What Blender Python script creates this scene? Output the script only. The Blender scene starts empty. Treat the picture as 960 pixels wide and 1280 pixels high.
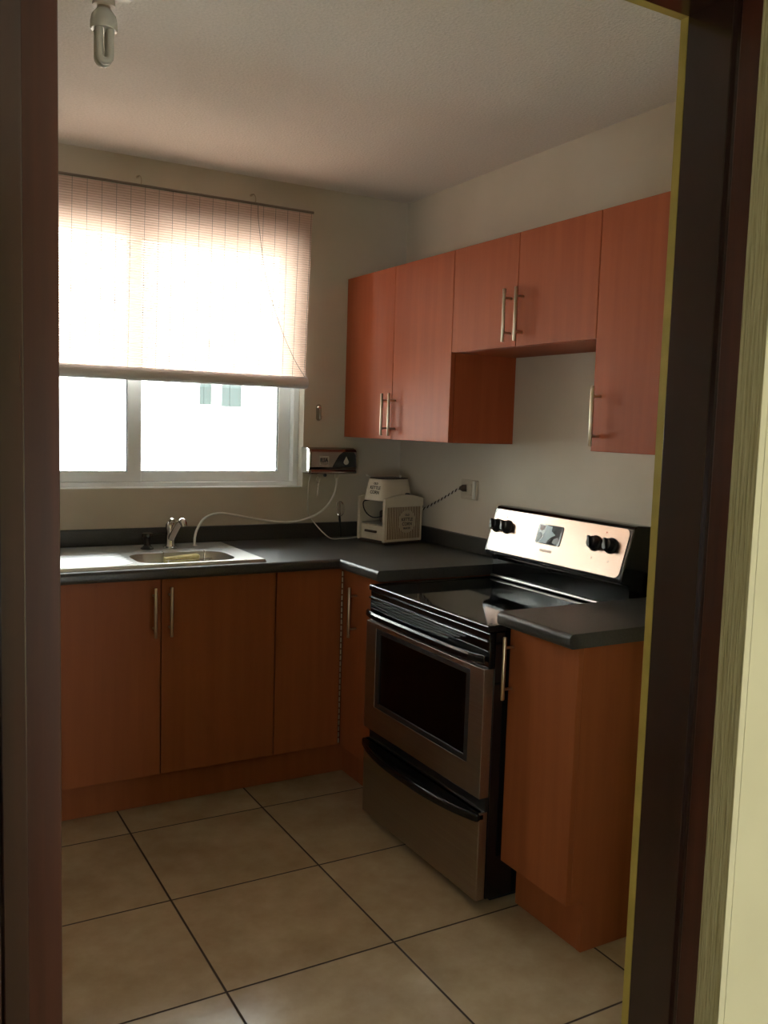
import bpy, bmesh, math, random
from mathutils import Vector, Matrix
random.seed(7)
S = bpy.context.scene
COL = S.collection
R = math.radians
PI = math.pi

# ------------------------------------------------------------------ materials
def nm(name):
    m = bpy.data.materials.new(name); m.use_nodes = True
    nt = m.node_tree
    return m, nt, nt.nodes['Principled BSDF']
def simple(name, col, rough=.5, metal=0., spec=.5, coat=0., emit=None):
    m, nt, b = nm(name)
    b.inputs['Base Color'].default_value = (*col, 1)
    b.inputs['Roughness'].default_value = rough
    b.inputs['Metallic'].default_value = metal
    b.inputs['Specular IOR Level'].default_value = spec
    b.inputs['Coat Weight'].default_value = coat
    b.inputs['Coat Roughness'].default_value = .08
    return m
def noisy(name, c1, c2, scale=(1, 1, 1), nscale=8., detail=4., rough=.5, metal=0., bump=0., bdist=.002, spec=.5, coat=0., roughvar=0., lo=.3, hi=.7):
    m, nt, b = nm(name)
    N = nt.nodes; L = nt.links
    tc = N.new('ShaderNodeTexCoord'); mp = N.new('ShaderNodeMapping'); mp.inputs['Scale'].default_value = scale
    no = N.new('ShaderNodeTexNoise'); no.inputs['Scale'].default_value = nscale; no.inputs['Detail'].default_value = detail
    cr = N.new('ShaderNodeValToRGB')
    cr.color_ramp.elements[0].color = (*c1, 1); cr.color_ramp.elements[1].color = (*c2, 1)
    cr.color_ramp.elements[0].position = lo; cr.color_ramp.elements[1].position = hi
    L.new(tc.outputs['Object'], mp.inputs[0]); L.new(mp.outputs[0], no.inputs['Vector'])
    L.new(no.outputs['Fac'], cr.inputs[0]); L.new(cr.outputs[0], b.inputs['Base Color'])
    b.inputs['Roughness'].default_value = rough; b.inputs['Metallic'].default_value = metal
    b.inputs['Specular IOR Level'].default_value = spec
    b.inputs['Coat Weight'].default_value = coat; b.inputs['Coat Roughness'].default_value = .1
    if bump:
        bp = N.new('ShaderNodeBump'); bp.inputs['Strength'].default_value = bump; bp.inputs['Distance'].default_value = bdist
        L.new(no.outputs['Fac'], bp.inputs['Height']); L.new(bp.outputs[0], b.inputs['Normal'])
    if roughvar:
        mr = N.new('ShaderNodeMapRange'); mr.inputs['To Min'].default_value = rough - roughvar; mr.inputs['To Max'].default_value = rough + roughvar
        L.new(no.outputs['Fac'], mr.inputs[0]); L.new(mr.outputs[0], b.inputs['Roughness'])
    return m

M = {}
M['wall'] = noisy('wall paint', (.63, .575, .48), (.69, .63, .53), nscale=3, rough=.7, spec=.25)
M['ceil'] = noisy('sprayed ceiling', (.74, .71, .66), (.84, .80, .75), nscale=120, detail=3, rough=.85, bump=.6, bdist=.004, spec=.1)
M['hall'] = noisy('hall paint', (.60, .575, .375), (.66, .635, .42), nscale=4, rough=.6, spec=.3)
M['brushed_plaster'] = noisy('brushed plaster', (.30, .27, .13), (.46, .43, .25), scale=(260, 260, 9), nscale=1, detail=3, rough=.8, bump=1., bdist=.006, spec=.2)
M['olive'] = noisy('olive paint edge', (.33, .26, .05), (.40, .31, .07), nscale=20, rough=.55)
M['cherry'] = noisy('cherry laminate', (.34, .078, .027), (.40, .098, .035), scale=(30, 30, 1.6), nscale=1.2, detail=5, rough=.5, spec=.18, roughvar=.05)
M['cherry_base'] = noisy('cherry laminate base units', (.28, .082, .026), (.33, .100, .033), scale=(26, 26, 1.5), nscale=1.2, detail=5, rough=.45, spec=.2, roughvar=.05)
M['cherry_dark'] = noisy('cherry inner board', (.16, .045, .018), (.20, .055, .022), scale=(30, 30, 1.6), nscale=1.2, rough=.5)
M['mahogany'] = noisy('mahogany varnish', (.034, .010, .006), (.062, .017, .009), scale=(60, 60, 2), nscale=1, detail=6, rough=.3, spec=.4, coat=.1)
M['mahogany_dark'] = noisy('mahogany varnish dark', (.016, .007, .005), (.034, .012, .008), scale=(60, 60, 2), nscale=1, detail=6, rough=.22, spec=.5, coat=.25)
M['counter'] = noisy('slate laminate', (.036, .036, .034), (.058, .057, .054), nscale=180, detail=2, rough=.40, spec=.6)
M['steel'] = noisy('brushed steel', (.52, .50, .47), (.60, .58, .55), scale=(2, 200, 200), nscale=1, rough=.33, metal=1., roughvar=.04)
M['stove_steel'] = noisy('brushed stove steel', (.37, .32, .275), (.42, .37, .32), scale=(200, 2, 200), nscale=1, rough=.33, metal=1., roughvar=.04)
M['panel_steel'] = noisy('satin panel steel', (.34, .255, .205), (.37, .28, .23), scale=(200, 2, 200), nscale=1, rough=.27, metal=1.)
M['chrome'] = simple('chrome', (.72, .70, .68), .08, 1.)
M['heater_chrome'] = simple('smoky chrome', (.30, .235, .205), .14, 1.)
M['nickel'] = simple('satin nickel', (.55, .47, .36), .3, 1.)
M['black_gloss'] = simple('black enamel', (.006, .006, .006), .12, 0, .5)
M['black_glass'] = simple('black ceramic glass', (.004, .004, .004), .05, 0, .55)
M['black_matte'] = simple('black plastic', (.010, .010, .010), .4)
M['cavity'] = simple('oven cavity enamel', (.03, .024, .018), .5)
M['liner'] = simple('oven liner enamel', (.13, .10, .07), .5)
M['alu'] = simple('white window aluminium', (.88, .90, .90), .35)
M['gasket'] = simple('dark gasket', (.05, .05, .05), .6)
M['white_plastic'] = simple('white plastic', (.72, .70, .64), .35)
M['ivory'] = simple('ivory plastic', (.55, .48, .38), .4)
M['cream'] = noisy('cream enamel', (.60, .53, .40), (.66, .58, .45), nscale=14, rough=.4)
M['ink'] = simple('dark print', (.04, .035, .03), .6)
M['grey_ink'] = simple('grey print', (.30, .25, .22), .6)
M['red'] = simple('red lens', (.35, .03, .02), .4)
M['brown'] = simple('brown plastic', (.06, .035, .02), .5)
M['stripe'] = simple('tan stripes', (.17, .095, .035), .5)
M['badge'] = simple('beige badge', (.44, .36, .25), .5)
M['rubber'] = simple('black rubber', (.012, .011, .010), .6)
M['sponge_y'] = noisy('yellow sponge', (.70, .62, .25), (.82, .76, .40), nscale=90, rough=.9, bump=.5)
M['sponge_g'] = noisy('green scourer', (.06, .16, .05), (.10, .22, .08), nscale=120, rough=.95, bump=.6)
M['cfl'] = simple('unlit lamp glass', (.52, .50, .42), .25)
M['patch'] = simple('pale blue film', (.22, .33, .38), .25)
M['patch_red'] = simple('reddish film', (.22, .10, .08), .3)
M['patch_grey'] = simple('grey film', (.12, .14, .13), .3)
M['blindtop'] = simple('blind rail', (.24, .20, .16), .6)
M['string'] = simple('blind string', (.30, .26, .22), .8)
M['house'] = noisy('pale render', (.72, .72, .68), (.80, .80, .76), nscale=.7, rough=.9, spec=.1)
M['house_pane'] = simple('house glazing', (.028, .037, .035), .6, spec=.2)
M['house_ledge'] = simple('house ledge', (.10, .105, .09), .9, spec=.1)
M['ground'] = noisy('yard concrete', (.40, .40, .38), (.5, .5, .48), nscale=2, rough=.9)

def glass(name, tint, r0=.05):
    m = bpy.data.materials.new(name); m.use_nodes = True
    nt = m.node_tree; N = nt.nodes; L = nt.links; N.clear()
    o = N.new('ShaderNodeOutputMaterial'); t = N.new('ShaderNodeBsdfTransparent'); g = N.new('ShaderNodeBsdfGlossy')
    t.inputs[0].default_value = (*tint, 1); g.inputs['Roughness'].default_value = .02
    mx = N.new('ShaderNodeMixShader'); fr = N.new('ShaderNodeFresnel'); fr.inputs[0].default_value = 1.45
    L.new(fr.outputs[0], mx.inputs[0]); L.new(t.outputs[0], mx.inputs[1]); L.new(g.outputs[0], mx.inputs[2]); L.new(mx.outputs[0], o.inputs[0])
    return m
M['glass'] = glass('window glass', (.94, .96, .95))
M['oven_glass'] = glass('oven door glass', (.62, .55, .48))
M['clear'] = simple('milky plastic', (.40, .34, .26), .2)

def translucent(name, col, fac):
    m = bpy.data.materials.new(name); m.use_nodes = True
    nt = m.node_tree; N = nt.nodes; L = nt.links; N.clear()
    o = N.new('ShaderNodeOutputMaterial'); d = N.new('ShaderNodeBsdfDiffuse'); t = N.new('ShaderNodeBsdfTranslucent')
    d.inputs[0].default_value = (.60, .53, .48, 1); t.inputs[0].default_value = (*col, 1)
    mx = N.new('ShaderNodeMixShader'); mx.inputs[0].default_value = fac
    L.new(d.outputs[0], mx.inputs[1]); L.new(t.outputs[0], mx.inputs[2]); L.new(mx.outputs[0], o.inputs[0])
    return m
M['slat'] = translucent('thin plastic slats', (.95, .65, .54), .55)
M['roll'] = simple('rolled slats', (.80, .80, .82), .6)

def tile_mat():
    m, nt, b = nm('beige floor tiles')
    N = nt.nodes; L = nt.links
    T = .4833; OX = -1.4501; OY = -.7151; G = .0042
    tc = N.new('ShaderNodeTexCoord'); sp = N.new('ShaderNodeSeparateXYZ'); L.new(tc.outputs['Object'], sp.inputs[0])
    def math_(op, a, bb=None):
        n = N.new('ShaderNodeMath'); n.operation = op
        for i, v in enumerate((a, bb)):
            if v is None: continue
            if isinstance(v, (int, float)): n.inputs[i].default_value = v
            else: L.new(v, n.inputs[i])
        return n.outputs[0]
    ms = []; ids = []
    for ax, o in (('X', OX), ('Y', OY)):
        q = math_('DIVIDE', math_('SUBTRACT', sp.outputs[ax], o), T)
        fl = math_('FLOOR', q); ids.append(fl)
        f = math_('SUBTRACT', q, fl)
        d = math_('MULTIPLY', math_('MINIMUM', f, math_('SUBTRACT', 1., f)), T)
        ms.append(d)
    dist = math_('MINIMUM', ms[0], ms[1])
    mr = N.new('ShaderNodeMapRange'); mr.inputs['From Min'].default_value = G * .55; mr.inputs['From Max'].default_value = G; L.new(dist, mr.inputs[0])
    cb = N.new('ShaderNodeCombineXYZ'); L.new(ids[0], cb.inputs[0]); L.new(ids[1], cb.inputs[1])
    wn = N.new('ShaderNodeTexWhiteNoise'); L.new(cb.outputs[0], wn.inputs['Vector'])
    va = N.new('ShaderNodeVectorMath'); va.operation = 'ADD'
    vs = N.new('ShaderNodeVectorMath'); vs.operation = 'SCALE'; vs.inputs['Scale'].default_value = 9.
    L.new(wn.outputs['Color'], vs.inputs[0]); L.new(tc.outputs['Object'], va.inputs[0]); L.new(vs.outputs[0], va.inputs[1])
    n1 = N.new('ShaderNodeTexNoise'); n1.inputs['Scale'].default_value = 5.; n1.inputs['Detail'].default_value = 8.; n1.inputs['Roughness'].default_value = .65
    L.new(va.outputs[0], n1.inputs['Vector'])
    cr = N.new('ShaderNodeValToRGB')
    e = cr.color_ramp.elements; e[0].position = .3; e[1].position = .72
    e[0].color = (.40, .30, .18, 1); e[1].color = (.57, .47, .32, 1)
    L.new(n1.outputs['Fac'], cr.inputs[0])
    mx = N.new('ShaderNodeMix'); mx.data_type = 'RGBA'
    L.new(mr.outputs[0], mx.inputs[0]); mx.inputs[6].default_value = (.05, .03, .016, 1); L.new(cr.outputs[0], mx.inputs[7])
    L.new(mx.outputs[2], b.inputs['Base Color'])
    rg = N.new('ShaderNodeMapRange'); rg.inputs['To Min'].default_value = .8; rg.inputs['To Max'].default_value = .20; L.new(mr.outputs[0], rg.inputs[0]); L.new(rg.outputs[0], b.inputs['Roughness'])
    n2 = N.new('ShaderNodeTexNoise'); n2.inputs['Scale'].default_value = 25.
    L.new(tc.outputs['Object'], n2.inputs['Vector'])
    hh = math_('ADD', mr.outputs[0], math_('MULTIPLY', n2.outputs['Fac'], .10))
    bp = N.new('ShaderNodeBump'); bp.inputs['Strength'].default_value = .5; bp.inputs['Distance'].default_value = .002
    L.new(hh, bp.inputs['Height']); L.new(bp.outputs[0], b.inputs['Normal'])
    return m
M['tile'] = tile_mat()

# ------------------------------------------------------------------ mesh helpers
class MB:
    """collects geometry in world coordinates and links it as ONE mesh"""
    def __init__(s): s.v = []; s.f = []; s.smooth = []
    def add(s, vs, fs, smooth=False):
        o = len(s.v); s.v += [Vector(p) for p in vs]
        for f in fs: s.f.append([i + o for i in f]); s.smooth.append(smooth)
        return s
    def box(s, x0, x1, y0, y1, z0, z1):
        x0, x1 = min(x0, x1), max(x0, x1); y0, y1 = min(y0, y1), max(y0, y1); z0, z1 = min(z0, z1), max(z0, z1)
        vs = [(x0, y0, z0), (x1, y0, z0), (x1, y1, z0), (x0, y1, z0), (x0, y0, z1), (x1, y0, z1), (x1, y1, z1), (x0, y1, z1)]
        return s.add(vs, [(0, 3, 2, 1), (4, 5, 6, 7), (0, 1, 5, 4), (1, 2, 6, 5), (2, 3, 7, 6), (3, 0, 4, 7)])
    def prism(s, pts, d):
        """pts: list of 3D points of a planar polygon, d: extrusion vector"""
        d = Vector(d); n = len(pts); p = [Vector(q) for q in pts]
        nrm = Vector((0, 0, 0))
        for i in range(n): nrm += p[i].cross(p[(i + 1) % n])
        if nrm.dot(d) > 0: p = p[::-1]
        vs = p + [q + d for q in p]
        fs = [tuple(range(n)), tuple(range(2 * n - 1, n - 1, -1))]
        for i in range(n):
            j = (i + 1) % n; fs.append((j, i, i + n, j + n))
        return s.add(vs, fs)
    def tube(s, path, r, n=10, closed=False, cap=True):
        P = [Vector(p) for p in path]; k = len(P)
        rr = r if isinstance(r, (list, tuple)) else [r] * k
        vs = []; up = None
        for i in range(k):
            if closed: t = P[(i + 1) % k] - P[i - 1]
            else: t = P[min(i + 1, k - 1)] - P[max(i - 1, 0)]
            t.normalize()
            if up is None:
                up = Vector((0, 0, 1)) if abs(t.z) < .9 else Vector((1, 0, 0))
            a = up - t * up.dot(t)
            if a.length < 1e-6: a = t.orthogonal()
            a.normalize(); up = a; b = t.cross(a)
            for j in range(n):
                q = 2 * PI * j / n
                vs.append(P[i] + (a * math.cos(q) + b * math.sin(q)) * rr[i])
        fs = []
        for i in range(k if closed else k - 1):
            i2 = (i + 1) % k
            for j in range(n):
                j2 = (j + 1) % n
                fs.append((i * n + j, i * n + j2, i2 * n + j2, i2 * n + j))
        s.add(vs, fs, True)
        if cap and not closed:
            s.add(vs[:n], [tuple(range(n - 1, -1, -1))]); s.add(vs[-n:], [tuple(range(n))])
        return s
    def cyl(s, a, b, r, n=16): return s.tube([a, b], r, n)
    def lathe(s, prof, c, axis=(0, 0, 1), n=28):
        """prof: (radius, height) list along axis from c"""
        ax = Vector(axis).normalized(); a = ax.orthogonal().normalized(); b = ax.cross(a); c = Vector(c)
        vs = []
        for r, h in prof:
            for j in range(n):
                q = 2 * PI * j / n
                vs.append(c + ax * h + (a * math.cos(q) + b * math.sin(q)) * max(r, 1e-4))
        fs = []
        for i in range(len(prof) - 1):
            for j in range(n):
                j2 = (j + 1) % n
                fs.append((i * n + j, i * n + j2, (i + 1) * n + j2, (i + 1) * n + j))
        s.add(vs, fs, True)
        s.add(vs[:n], [tuple(range(n - 1, -1, -1))]); s.add(vs[-n:], [tuple(range(n))])
        return s
    def grid_slab(s, us, vs_, keep, conv, t0, t1):
        """plate made of kept cells of a grid, with true holes; conv(u,v,t) -> xyz"""
        idx = {}
        V = []; F = []
        def vid(i, j, t):
            k = (i, j, t)
            if k not in idx:
                idx[k] = len(V); V.append(conv(us[i], vs_[j], t1 if t else t0))
            return idx[k]
        nu, nv = len(us) - 1, len(vs_) - 1
        K = lambda i, j: 0 <= i < nu and 0 <= j < nv and keep(i, j)
        for i in range(nu):
            for j in range(nv):
                if not K(i, j): continue
                F.append((vid(i, j, 1), vid(i + 1, j, 1), vid(i + 1, j + 1, 1), vid(i, j + 1, 1)))
                F.append((vid(i, j, 0), vid(i, j + 1, 0), vid(i + 1, j + 1, 0), vid(i + 1, j, 0)))
                for (di, dj, a, b) in ((-1, 0, (i, j), (i, j + 1)), (1, 0, (i + 1, j + 1), (i + 1, j)), (0, -1, (i + 1, j), (i, j)), (0, 1, (i, j + 1), (i + 1, j + 1))):
                    if not K(i + di, j + dj):
                        F.append((vid(*a, 0), vid(*a, 1), vid(*b, 1), vid(*b, 0)))
        return s.add(V, F)
    def build(s, name, mat, parent=None, bevel=0., seg=2, smooth_all=False, loc=None, angle=35):
        org = Vector(loc) if loc is not None else Vector((0, 0, 0))
        me = bpy.data.meshes.new(name)
        off = parent_world(parent) if parent else org
        me.from_pydata([tuple(p - off) for p in s.v], [], s.f)
        bm = bmesh.new(); bm.from_mesh(me); bmesh.ops.remove_doubles(bm, verts=bm.verts, dist=1e-6)
        bmesh.ops.recalc_face_normals(bm, faces=bm.faces); bm.to_mesh(me); bm.free()
        sm = any(s.smooth) or smooth_all
        if sm:
            me.polygons.foreach_set('use_smooth', [True] * len(me.polygons))
            try: me.set_sharp_from_angle(angle=R(angle))
            except Exception: pass
        o = bpy.data.objects.new(name, me); COL.objects.link(o)
        me.materials.append(M[mat] if isinstance(mat, str) else mat)
        if parent: o.parent = parent
        else: o.location = org
        if bevel:
            b = o.modifiers.new('bevel', 'BEVEL'); b.width = bevel; b.segments = seg; b.limit_method = 'ANGLE'; b.angle_limit = R(40)
            b.harden_normals = False
        return o

WORLD = {}
def parent_world(p):
    v = Vector((0, 0, 0))
    while p is not None:
        v += p.location; p = p.parent
    return v
def tag(o, label, cat, group=None):
    o['label'] = label; o['category'] = cat
    if group: o['group'] = group
    return o
def thing(name, label, cat, loc, group=None):
    o = bpy.data.objects.new(name, None); COL.objects.link(o); o.location = loc; o.empty_display_size = .05
    return tag(o, label, cat, group)
def struct(o): o['kind'] = 'structure'; return o

def rrect(w, h, r, n=6):
    """rounded rectangle outline centred on 0, ccw"""
    pts = []
    for cx, cy, a0 in ((w / 2 - r, h / 2 - r, 0), (-w / 2 + r, h / 2 - r, 90), (-w / 2 + r, -h / 2 + r, 180), (w / 2 - r, -h / 2 + r, 270)):
        for k in range(n + 1):
            a = R(a0 + 90 * k / n); pts.append((cx + r * math.cos(a), cy + r * math.sin(a)))
    return pts
def spline(pts, n=10):
    P = [Vector(p) for p in pts]; out = []
    for i in range(len(P) - 1):
        p0 = P[max(i - 1, 0)]; p1 = P[i]; p2 = P[i + 1]; p3 = P[min(i + 2, len(P) - 1)]
        for k in range(n):
            t = k / n
            out.append(.5 * ((2 * p1) + (p2 - p0) * t + (2 * p0 - 5 * p1 + 4 * p2 - p3) * t * t + (3 * p1 - p0 - 3 * p2 + p3) * t ** 3))
    out.append(P[-1]); return out
def text(name, body, size, origin, ux, uy, mat, parent, depth=.0006, local=False):
    """lettering as a real thin mesh; origin = centre, ux/uy = directions of the line and of 'up'"""
    cu = bpy.data.curves.new(name, 'FONT'); cu.body = body; cu.size = size; cu.align_x = 'CENTER'; cu.align_y = 'CENTER'
    cu.extrude = depth; cu.offset = size * .018; cu.resolution_u = 3
    tmp = bpy.data.objects.new(name + '_source', cu); COL.objects.link(tmp)
    dg = bpy.context.evaluated_depsgraph_get(); me = bpy.data.meshes.new_from_object(tmp.evaluated_get(dg))
    bpy.data.objects.remove(tmp, do_unlink=True); bpy.data.curves.remove(cu)
    ux = Vector(ux).normalized(); uy = Vector(uy).normalized(); uz = ux.cross(uy)
    off = Vector((0, 0, 0)) if local else parent_world(parent)
    mt = Matrix((ux, uy, uz)).transposed().to_4x4(); mt.translation = Vector(origin) - off
    me.transform(mt); me.name = name
    o = bpy.data.objects.new(name, me); COL.objects.link(o); me.materials.clear(); me.materials.append(M[mat]); o.parent = parent
    return o

# ------------------------------------------------------------------ dimensions
H = 2.45; XL = -2.9; YF = -2.56; YH = -2.77; CT = .90
WX0, WX1, WZ0, WZ1 = -2.02, -.508, 1.13, 2.235        # window opening
DX0, DX1, DZ = -2.115, -.985, 2.125                   # door opening in the wall

# ------------------------------------------------------------------ room shell
struct(MB().box(-5.6, .8, -6.4, .0, -.05, 0).build('floor', 'tile'))
struct(MB().box(-3.05, .15, YF - .1, .15, H, H + .08).build('ceiling', 'ceil'))
us = [-3.05, WX0, WX1, .15]; vs = [-.05, WZ0, WZ1, H]
struct(MB().grid_slab(us, vs, lambda i, j: not (i == 1 and j == 1), lambda u, v, t: (u, t, v), .15, 0.).build('wall_back', 'wall'))
struct(MB().box(0, .15, YF, 0, -.05, H).build('wall_right', 'wall'))
struct(MB().box(XL - .14, XL, YF, 0, -.05, H).build('wall_left', 'wall'))
us = [-5.6, DX0, DX1, .8]; vs = [-.05, DZ, H]
struct(MB().grid_slab(us, vs, lambda i, j: not (i == 1 and j == 0), lambda u, v, t: (u, t, v), YF - .001, YH).build('wall_front', 'hall'))
# the room the photograph was taken from
struct(MB().box(-5.6, .8, -6.4, YH, H, H + .08).build('ceiling_hall', 'ceil'))
struct(MB().box(-5.75, -5.6, -6.4, YH, -.05, H).build('wall_hall_left', 'hall'))
struct(MB().box(.8, .95, -6.4, YH, -.05, H).build('wall_hall_right', 'hall'))
HOPEN = [(-5.0, -4.1), (-.55, .65)]; HZ0, HZ1 = .15, 1.25  # unseen openings added behind the camera, placed and sized for the light they admit
us = [-5.6, *HOPEN[0], *HOPEN[1], .8]; vs = [-.05, HZ0, HZ1, H]
struct(MB().grid_slab(us, vs, lambda i, j: not (i in (1, 3) and j == 1), lambda u, v, t: (u, t, v), -6.55, -6.4).build('wall_hall_back', 'hall'))

# door frame, painted plaster returns
door = bpy.data.objects.new('door_1', None); COL.objects.link(door); door.location = (-1.5, -2.65, 0); struct(door)
hz = 2.108
# right jamb: dark flat, groove, redder rebate
MB().box(-1.0, -.986, -2.576, -2.668, 0, hz + .012).build('jamb', 'mahogany_dark', door, .0015)
MB().box(-.993, -.986, -2.668, -2.680, 0, hz + .012).build('groove', 'mahogany_dark', door)
MB().box(-.9965, -.986, -2.680, -2.722, 0, hz + .012).build('door_stop', 'mahogany', door, .003)
MB().box(-2.012, -2.052, -2.576, -2.680, 0, hz + .012).build('jamb', 'mahogany', door, .002)
MB().box(-2.052, -2.078, -2.60, -2.715, 0, hz + .012).box(-2.081, -2.114, -2.60, -2.725, 0, hz + .012).build('door_stop', 'mahogany_dark', door, .002)
MB().box(-2.012, -1.0, -2.576, -2.668, hz, hz + .014).build('head_jamb', 'mahogany_dark', door, .0015)
MB().box(-2.05, -.9965, -2.680, -2.722, hz + .003, hz + .014).build('head_stop', 'mahogany', door, .002)
struct(MB().box(-1.0, -.986, YF, -2.5755, 0, hz + .01).box(-2.1, -1.0, YF, -2.5755, hz, hz + .014).build('trim_1', 'olive'))
struct(MB().box(-1.0, -.986, -2.7225, YH + .001, 0, hz + .01).build('trim_2', 'brushed_plaster'))
struct(MB().box(-.9995, -.986, YH + .0002, YH + .0009, 0, hz + .01).build('trim_3', 'hall'))

# ------------------------------------------------------------------ window
win = bpy.data.objects.new('window_1', None); COL.objects.link(win); win.location = ((WX0 + WX1) / 2, .08, WZ0); struct(win)
def ring(x0, x1, z0, z1, y0, y1, w, wt=None, wb=None, wl=None, wr=None):
    wt = wt or w; wb = wb or w; wl = wl or w; wr = wr or w
    return MB().grid_slab([x0, x0 + wl, x1 - wr, x1], [z0, z0 + wb, z1 - wt, z1], lambda i, j: not (i == 1 and j == 1), lambda u, v, t: (u, t, v), y1, y0)
ring(WX0, WX1, WZ0, WZ1, .053, .125, .027, wb=.022).build('window_frame', 'alu', win, .003)
def sash(x0, x1, y0, y1, wl, wr):
    f = ring(x0, x1, WZ0 + .022, WZ1 - .027, y0, y1, .055, wb=.044, wt=.05, wl=wl, wr=wr).build('sash', 'alu', win, .003)
    xa, xb, za, zb = x0 + wl, x1 - wr, WZ0 + .022 + .044, WZ1 - .027 - .05
    ym = (y0 + y1) / 2
    ring(xa - .001, xb + .001, za - .001, zb + .001, ym - .007, ym + .007, .004).build('gasket', 'gasket', f)
    MB().box(xa, xb, ym - .002, ym + .002, za, zb).build('pane', 'glass', f)
sash(WX0 + .027, -1.219, .058, .084, .055, .057)
sash(-1.275, WX1 - .027, .090, .116, .057, .058)
MB().box(WX0 + .002, WX1 - .002, .002, .053, WZ0 - .001, WZ0 + .004).build('window_sill', 'alu', win, .001)

# ------------------------------------------------------------------ outside
struct(MB().box(-30, 40, .3, 40, -3.1, -3.0).build('ground', 'ground'))
hs = thing('neighbouring_house', 'sunlit white house with small grey windows seen through the kitchen window', 'house', (4, 8, -3))
wins = [(1.60, 1.785, 1.615, 2.5), (1.905, 2.21, 1.60, 2.5), (-4.5, -3.5, 1.5, 2.6), (5.2, 6.0, 1.6, 2.5)]
xs = sorted({-12, 18, *[w[0] for w in wins], *[w[1] for w in wins]}); zs = [-3, 1.5, 1.6, 1.615, 2.5, 2.6, 5.6]
def hk(i, j):
    x = (xs[i] + xs[i + 1]) / 2; z = (zs[j] + zs[j + 1]) / 2
    return not any(w[0] < x < w[1] and w[2] < z < w[3] for w in wins)
MB().grid_slab(xs, zs, hk, lambda u, v, t: (u, t, v), 8.25, 8.).build('wall', 'house', hs)
MB().box(-12.3, 18.3, 7.7, 8.6, 5.6, 5.75).build('roof_slab', 'house', hs)
for w in wins:
    f = MB().box(w[0], w[1], 8.06, 8.09, w[2], w[3]).build('window', 'house_pane', hs)
    MB().box((w[0] + w[1]) / 2 - .012, (w[0] + w[1]) / 2 + .012, 8.05, 8.065, w[2], w[3]).build('glazing_bar', 'house_pane', f)
MB().box(1.93, 2.33, 7.88, 8.0, 1.34, 1.45).build('ledge', 'house_ledge', hs, .02)

# ------------------------------------------------------------------ roll-up blind
BX0, BX1, BT, BB = -2.03, -.505, 2.335, 1.62
bl = thing('rollup_blind', 'pale roll-up slat blind let halfway down over the kitchen window', 'blind', (-1.27, -.04, BB))
def shx(x, z): return x - .020 * (BT - z) / (BT - BB) * (1 if x > -1.6 else 0)
sl = MB(); z = BT - .012; pitch = .0098
while z > BB - .012:
    h = .0090
    a = shx(BX1, z)
    sl.add([(BX0, -.041, z - h), (a, -.041, z - h), (a, -.0395, z - h / 2), (BX0, -.0395, z - h / 2), (a, -.041, z), (BX0, -.041, z)], [(0, 1, 2, 3), (3, 2, 4, 5)])
    z -= pitch
sl.build('slats', 'slat', bl)
st = MB(); x = BX0 + .02
while x < BX1:
    st.tube([(shx(x, BT), -.0425, BT - .005), (shx(x, BB) if x > -.6 else x - .012, -.0425, BB - .005)], .0009, 5)
    x += .0555
st.build('weave_strings', 'string', bl)
MB().cyl((BX0, -.041, BT - .004), (BX1 + .004, -.041, BT - .004), .0055, 10).box(BX0, BX1, -.045, -.036, BT - .008, BT - .003).build('head_rail', 'blindtop', bl)
rl = MB()
rp = []
for k in range(60):
    a = 2 * PI * k / 20; r = .015 + .0105 * k / 60
    rp.append((r * math.cos(a), r * math.sin(a)))
prof = [( (.0255 + .0006 * (k % 2)) * math.cos(2 * PI * k / 40), (.0255 + .0006 * (k % 2)) * math.sin(2 * PI * k / 40)) for k in range(40)]
RY, RZ = -.058, 1.594
rl.prism([(BX0, RY + a, RZ + b) for a, b in prof], (BX1 - .021 - BX0, 0, 0))
rl.build('rolled_slats', 'roll', bl)
sp_ = MB().tube([(BX1 - .0205, RY + p[0], RZ + p[1]) for p in rp], .0012, 5)
sp_.build('roll_end', 'string', bl)
MB().tube(spline([(-.761, -.047, 2.335), (-.757, -.049, 2.25), (-.72, -.05, 2.03), (-.655, -.05, 1.84), (-.585, -.05, 1.70), (-.532, -.052, 1.622)], 10), .0014, 6).build('pull_cord', 'string', bl)
def cup_hook(x, label):
    m = MB().tube(spline([(x, .0, 2.372), (x, -.02, 2.372), (x + .003, -.036, 2.368), (x + .004, -.048, 2.352), (x + .003, -.0475, 2.336), (x + .001, -.041, 2.3355)], 6), .0018, 8)
    o = m.lathe([(.006, 0), (.006, .002)], (x, -.0005, 2.372), (0, -1, 0), 14).build('cup_hook', 'nickel', loc=(x, 0, 2.372))
    return tag(o, label, 'hook', 'hooks above the window blind')
cup_hook(-1.254, 'small metal hook at left above the blind, over its centre')
cup_hook(-.775, 'small metal hook at right above the blind, over the pull cord')

# ------------------------------------------------------------------ handles
def bar_handle(p0, p1, out, parent, mat='nickel'):
    """p0,p1 ends of the bar on the door face; out = outward unit vector"""
    p0 = Vector(p0); p1 = Vector(p1); out = Vector(out); d = (p1 - p0)
    m = MB().tube([p0 + out * .032, p0 + out * .032 + d * .01, p1 + out * .032 - d * .01, p1 + out * .032], [.0048, .0058, .0058, .0048], 12)
    for t in (.17, .83):
        q = p0 + d * t; m.cyl(q - out * .001, q + out * .032, .0042, 10)
    return m.build('handle', mat, parent)

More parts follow.
